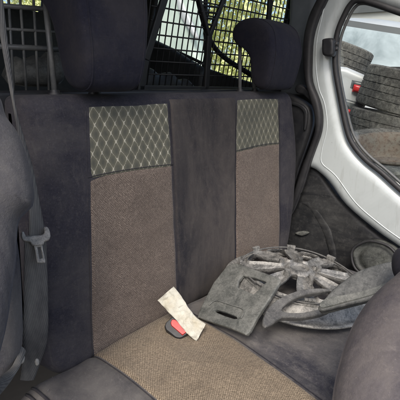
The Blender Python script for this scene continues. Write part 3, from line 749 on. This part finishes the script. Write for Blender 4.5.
# ------------------------------------------------------------------ buckle and paper tag
bk0 = az(175, 331, -.612); bkl = empty('seat_belt_buckle', bk0, 'small red and black seat belt buckle poking up under the paper tag', 'buckle')
q0 = -bk0.normalized(); q0 = Vector((q0.x, q0.y, .9)).normalized()
bo_ = az(174, 330, -.595)
sheet('housing', [(166,323),(173,317),(189,331),(188,335),(181,339.5),(176,339),(166,331),(164.5,327)], bo_, q0, M['black'], bkl, T=.010, Rr=.003, back=.03, step=.003, smooth=1)
sheet('press_button', [(172,319.5),(176,320),(187,330),(186.5,332.5),(182.5,335.5),(171.5,326),(170.5,323)], bo_+q0*.010, q0, M['red'], bkl, T=.004, Rr=.0015, back=.004, step=.0025, smooth=1)
T0 = az(184, 322, -.575); Tn = -T0.normalized()
def tp(x, y, d): return apl(x, y, T0, Tn)+Tn*d
L_ = [(157.5,300.5,0),(166,309.5,-.004),(176,320,.003),(186,332,.010),(196,341,.004)]
R_ = [(173.5,286.5,0),(181.5,296,-.004),(190,310,.002),(197,318,.010),(205.5,323.5,.006)]
tagp = ribbon('paper_tag', [(tp(*a), tp(*b)) for a, b in zip(L_, R_)], M['paper'], None, th=.0008, sub=14, wr=.008, nn=18)
tag(tagp, 'curled cream paper tag standing in the gap over the red buckle', 'paper tag')

# ------------------------------------------------------------------ outside: tyre stacks, car, hedge, building
TR, TW = .30, .205
def tyre_mesh():
    prof = [(.185,-.070),(.20,-.084),(.25,-.094),(.288,-.093),(.298,-.086)]
    ribs = []
    for k in range(5):
        a = -.080+k*.0325; ribs += [(.300, a, k), (.300, a+.0275, k), (.2965, a+.0285, -1), (.2965, a+.0315, -1)]
    prof2 = [(r_, z, -1) for r_, z in prof]+ribs[:-2]+[(r_, -z, -1) for r_, z in prof[::-1]]+[(.19, .06, -1),(.19,-.06,-1)]
    seg = 192; vs = []; fs = []
    for j, (r_, z, k) in enumerate(prof2):
        for i in range(seg):
            rr = r_
            if k >= 0 and (i+k*2) % 4 == 0: rr -= .0026
            a = 2*math.pi*i/seg; vs.append((rr*math.cos(a), rr*math.sin(a), z))
    m_ = len(prof2)
    for j in range(m_):
        for i in range(seg): fs.append((j*seg+i, j*seg+(i+1) % seg, ((j+1) % m_)*seg+(i+1) % seg, ((j+1) % m_)*seg+i))
    me = bpy.data.meshes.new('stacked_tyre'); me.from_pydata(vs, [], fs); me.update(); me.materials.append(M['tyre']); me.set_sharp_from_angle(angle=R(30))
    for f in me.polygons: f.use_smooth = True
    return me
TM = tyre_mesh()
def stack(px, py, dist, ztilt, sc, labels, first=0):
    """px,py: where the top tyre's centre is; the stack leans with ztilt, each tyre a thing"""
    top = ray(px, py).normalized()*dist
    axis = (ZUP*math.cos(ztilt)+Vector((.37, -.93, 0))*math.sin(ztilt)).normalized()
    p = Vector(top); k = 0
    while p.z > -1.22:
        o = bpy.data.objects.new('stacked_tyre', TM); COL.objects.link(o)
        ax2 = (axis+Vector((noise.noise(p*5)*.04, noise.noise(p*7)*.04, 0))).normalized()
        o.scale = (sc, sc, sc); o.rotation_euler = ax2.to_track_quat('Z', 'Y').to_euler()
        o.location = p+Vector((.03*noise.noise(p*11), .03*noise.noise(p*13+Vector((5,5,5))), 0))
        n_ = ['topmost', 'second from the top', 'third from the top', 'fourth from the top', 'fifth from the top', 'sixth from the top', 'seventh from the top', 'eighth from the top', 'ninth from the top'][k]
        tag(o, 'used grey tyre, %s of the %s stack outside the side window' % (n_, labels), 'tyre', 'used tyres stacked outside the window')
        dz = .193*sc; p = p-axis*dz+(Vector((.26, .10, 0)) if k == 1 and px > 400 else Vector()); ztilt *= .86; axis = (ZUP*math.cos(ztilt)+Vector((.37, -.93, 0))*math.sin(ztilt)).normalized(); k += 1
stack(322, 55, 3.1, R(17), 1.12, 'left, farther')
stack(425, 98, 2.62, R(13), 1.16, 'right, nearer')
# loose wheel rim resting at the foot of the window
rp = ray(391, 166).normalized()*2.08
whl = empty('spare_wheel', rp, 'old tyre on a rusty rim lying flat below the nearer tyre stack', 'wheel')
o = bpy.data.objects.new('tyre', TM); COL.objects.link(o); o.parent = whl
ri = lath('rim', [(.03,-.09),(.10,-.10),(.16,-.08),(.185,.02),(.20,.055),(.208,.060),(.210,.066),(.203,.070),(.192,.062),(.178,.02),(.168,-.04),(.155,-.055),(.12,-.03),(.10,-.035),(.07,-.02),(.03,-.02)], M['rust'], None, Vector((0,0,.03)), 48); ri.parent = whl
whl.rotation_euler = (Vector((-.20,-.08,1))).normalized().to_track_quat('Z','Y').to_euler()
o2 = bpy.data.objects.new('stacked_tyre', TM)
for k in range(5):
    o = bpy.data.objects.new('stacked_tyre', TM); COL.objects.link(o); o.location = rp+Vector((.05, 0.02, -.25-.19*k)) + Vector((.01*k, -.02*k, 0))
    tag(o, 'used tyre stacked under the loose rusty wheel, %s down' % ['first', 'second', 'third', 'fourth', 'fifth'][k], 'tyre', 'used tyres stacked outside the window')

# white car behind the stacks, standing on a bank so it tilts
def loft(name, secs, mat, parent):
    vs = [v for s_ in secs for v in s_]; m_ = len(secs[0]); fs = []
    for i in range(len(secs)-1):
        for k in range(m_): fs.append((i*m_+k, i*m_+(k+1) % m_, (i+1)*m_+(k+1) % m_, (i+1)*m_+k))
    fs.append(list(range(m_))[::-1]); fs.append([(len(secs)-1)*m_+k for k in range(m_)])
    return mobj(name, vs, fs, mat, parent)
car = empty('parked_car', (0, 0, 0), 'white parked car with a wide pale rear window and red tail lights behind the tyres', 'car')
W = .86
def csec(x, zb, zs, zt, wt, ws=W):   # cross-section: sill, shoulder, roof
    half = [(ws*.94, zb), (ws, zb+.12), (ws, (zb+zs)/2), (ws*.98, zs-.04), (ws*.95, zs)]
    if zt > zs+.02: half += [(lerp(ws*.93, wt, .5), lerp(zs, zt, .5)), (wt, zt-.05), (wt*.92, zt-.01), (wt*.5, zt+.015)]
    else: half += [(ws*.9, zs+.004), (ws*.8, zs+.008), (ws*.6, zs+.012), (ws*.3, zs+.014)]
    return [Vector((x, y, z)) for y, z in half]+[Vector((x, -y, z)) for y, z in half[::-1]]
stn = [(0,.35,.85,.85,.7),(.04,.25,.93,.93,.7),(.10,.22,.98,.98,.7),(.32,.2,.99,1.36,.62),(.55,.2,.99,1.47,.62),(1.2,.2,.97,1.53,.63),(2.0,.2,.95,1.50,.63),(2.5,.2,.95,1.30,.65),(2.95,.2,.95,.955,.7),(3.5,.22,.88,.88,.7),(3.85,.25,.76,.76,.7),(3.95,.35,.6,.6,.65)]
body = loft('body', [csec(*s_) for s_ in stn], M['car_white'], car)
def quad(name, pts, mat, th=.012):
    a = [Vector(p) for p in pts]; nn = (a[1]-a[0]).cross(a[2]-a[0]).normalized()*th
    k = len(a); o = mobj(name, [p+nn for p in a]+[p-nn for p in a], [list(range(k)), list(range(2*k-1, k-1, -1))]+[[i, i+k, (i+1) % k+k, (i+1) % k] for i in range(k)], mat, car, smooth=False); return o
quad('window_surround', [(.055,-.76,.965),(.055,.76,.965),(.275,.62,1.385),(.275,-.62,1.385)], M['car_dark'], .024)
quad('wiper', [(.0,-.05,1.02),(.0,-.05,1.04),(.05,-.5,1.13),(.05,-.5,1.11)], M['rubber'], .01)
quad('rear_window', [(.062,-.70,1.0),(.062,.70,1.0),(.262,.58,1.345),(.262,-.58,1.345)], M['car_glass'], .03)
for sg in (-1, 1):
    quad('side_window', [(.45,sg*.815,1.03),(1.5,sg*.80,1.03),(1.5,sg*.655,1.42),(.6,sg*.645,1.38)], M['car_glass'])
    quad('tail_light', [(.035,sg*.80,.70),(.035,sg*.58,.70),(.06,sg*.58,.90),(.06,sg*.80,.90)], M['tail'], .02)
    for xx in (.72, 3.2):
        bm = bmesh.new(); bmesh.ops.create_cone(bm, cap_ends=True, segments=40, radius1=.30, radius2=.30, depth=.2, matrix=Matrix.Translation((xx, sg*.77, .30)) @ Matrix.Rotation(R(90), 4, 'X'))
        wh = bevel(bobj('wheel', bm, M['rubber'], car, smooth=False), .03)
        bm = bmesh.new(); bmesh.ops.create_cone(bm, cap_ends=True, segments=30, radius1=.19, radius2=.17, depth=.02, matrix=Matrix.Translation((xx, sg*.875, .30)) @ Matrix.Rotation(R(90), 4, 'X'))
        wr = bobj('wheel_trim', bm, M['rod'], wh, smooth=False)
bm = bmesh.new(); boxb(bm, (-.01,0,.42), .12, 1.62, .20); bevel(bobj('bumper', bm, M['rubber'], car, smooth=False), .04)
bm = bmesh.new(); boxb(bm, (-.005,0,.60), .08, 1.60, .12); bevel(bobj('boot_trim', bm, M['car_white'], car, smooth=False), .03)
cpos = ray(377, 50).normalized()*4.1
rot = Matrix.Rotation(R(4), 4, 'Z')
tilt = Matrix.Rotation(R(13), 4, Vector((.928, .373, 0)))
car.matrix_world = Matrix.Translation(Vector((cpos.x, cpos.y, 0))) @ tilt @ Matrix.Rotation(R(8), 4, 'Z') @ Matrix.Translation((0, 0, -.86))
# earth bank under the car
bm = bmesh.new()
nb = 24; vv = []
for i in range(nb+1):
    rowv = []
    for j in range(nb+1):
        u = -1+2*i/nb; v = -1+2*j/nb; e = max(abs(u), abs(v))
        p = Vector((u*3.2+1.8, v*1.7, -.02)) if e < .99 else Vector((u*3.6+1.8, v*2.1, -1.2))
        q = tilt @ Matrix.Rotation(R(8), 4, 'Z') @ (p+Vector((0,0,-.86)))
        q = q+Vector((cpos.x, cpos.y, 0)); 
        if e > .99: q.z = min(q.z, -1.38)
        rowv.append(bm.verts.new(q+Vector((0, 0, -.03+.03*noise.noise(q*1.5)))))
    vv.append(rowv)
for i in range(nb):
    for j in range(nb): bm.faces.new((vv[i][j], vv[i+1][j], vv[i+1][j+1], vv[i][j+1]))
tag(bobj('earth_bank', bm, M['gravel']), kind='structure')
# distant low building seen over the car
bp_ = ray(372, 17).normalized()*30
bld = empty('distant_building', (bp_.x, bp_.y, -1.36), 'distant low pale building with a dark flat roof seen over the white car', 'building')
bm = bmesh.new(); Mz = Matrix.Rotation(R(20), 3, 'Z'); boxb(bm, (bp_.x, bp_.y, 1.4), 5, 9, 5.4, Mz); bobj('wall', bm, M['bwall'], bld, smooth=False)
bm = bmesh.new(); boxb(bm, (bp_.x, bp_.y, 4.45), 5.4, 9.4, .7, Mz); bobj('roof', bm, M['car_dark'], bld, smooth=False)

# hedge behind the van and the two vehicles seen through the grille
def hedge(name, x0, x1, y0, y1, z0, z1, n_, lab):
    vs = []; fs = []
    for i in range(n_):
        p = Vector((random.uniform(x0, x1), random.uniform(y0, y1), random.uniform(z0, z1)))
        if noise.noise(p*1.3) < -.42: continue
        s_ = random.uniform(.025, .06); a = Vector((random.gauss(0, 1), random.gauss(0, 1), random.gauss(0, 1))).normalized(); b = a.orthogonal().normalized(); c = a.cross(b)
        k = len(vs); vs += [p-b*s_, p+c*s_*.5, p+b*s_, p-c*s_*.5]; fs.append((k, k+1, k+2, k+3))
    o = mobj(name, vs, fs, M['leaf'], None, smooth=False); return tag(o, lab, 'hedge')
hedge('leafy_hedge', 4.0, 5.2, 3.0, 10, -1.3, 3.6, 90000, 'yellow green hedge filling the load bay windows behind the wire grille')
hedge('leafy_hedge', -1.5, 4.2, 8.2, 9.6, -1.3, 4.2, 16000, 'paler hedge behind the van, seen through the small rear door window')
pv = empty('parked_van', ax(176, 40, 2.7), 'pale grey green van close outside, filling the left part of the load bay window', 'van')
PX = 2.6
sheet('body', [(120,-60),(205,-60),(203,10),(199,40),(206,62),(212,80),(212,140),(120,120)], (PX,3,0), (-1,0,0), M['pale'], pv, T=.10, Rr=.10, back=.12, step=.08, smooth=0)
sheet('body_crease', [(176,-8),(181,-2),(198,36),(195,38),(188,28),(180,14)], (PX-.10,3,0), (-1,0,0), M['car_white'], pv, T=.02, Rr=.02, back=.01, step=.04, smooth=3)

# crumbs of dirt scattered over the cushion and the plastic
vs = []; fs = []
for i in range(240):
    x = random.uniform(.27, 1.2); y = random.uniform(.25, .76)
    if noise.noise(Vector((x*6, y*6, 1))) < -.05: continue
    c = Vector((x, y, cz(x, y)+.0015)); k = random.uniform(.0005, .0013)*(1.6 if i % 23 == 0 else 1); B = len(vs)
    for d in ((1,0,0),(-1,0,0),(0,1,0),(0,-1,0),(0,0,1),(0,0,-1)):
        vs.append(c+Vector(d)*k*random.uniform(.6, 1.3))
    for f in ((0,2,4),(2,1,4),(1,3,4),(3,0,4),(2,0,5),(1,2,5),(3,1,5),(0,3,5)): fs.append(tuple(B+q for q in f))
tag(mobj('dirt_crumbs', vs, fs, M['hub_dark'], None, smooth=False), 'pale crumbs of dirt scattered over the seat cushion', 'dirt', kind='stuff')

# a bumper thrown between the two tyre stacks
LBO = ray(356, 98).normalized()*2.68; LBN = -LBO.normalized()
lb = empty('loose_bumper', LBO, 'discarded white bumper with red lamps lying between the two tyre stacks', 'bumper')
sheet('panel', [(320,64),(376,80),(372,92),(366,104),(354,124),(330,122)], LBO, LBN, M['car_white'], lb, T=.03, Rr=.04, back=.03, step=.02, smooth=2)
sheet('dark_insert', [(330,94),(364,104),(358,115),(334,109)], LBO+LBN*.03, LBN, M['car_dark'], lb, T=.02, Rr=.02, back=.02, step=.02, smooth=1)
sheet('dark_insert', [(352,80),(372,84),(370,90),(350,88)], LBO+LBN*.03, LBN, M['car_dark'], lb, T=.015, Rr=.02, back=.02, step=.02, smooth=1)
for q_ in ([(354,84),(367,87),(364,94.5),(352,91.5)], [(343,107),(353,110),(350,115),(341,112)]):
    sheet('red_lamp', q_, LBO+LBN*.04, LBN, M['tail'], lb, T=.02, Rr=.015, back=.02, step=.012, smooth=1)
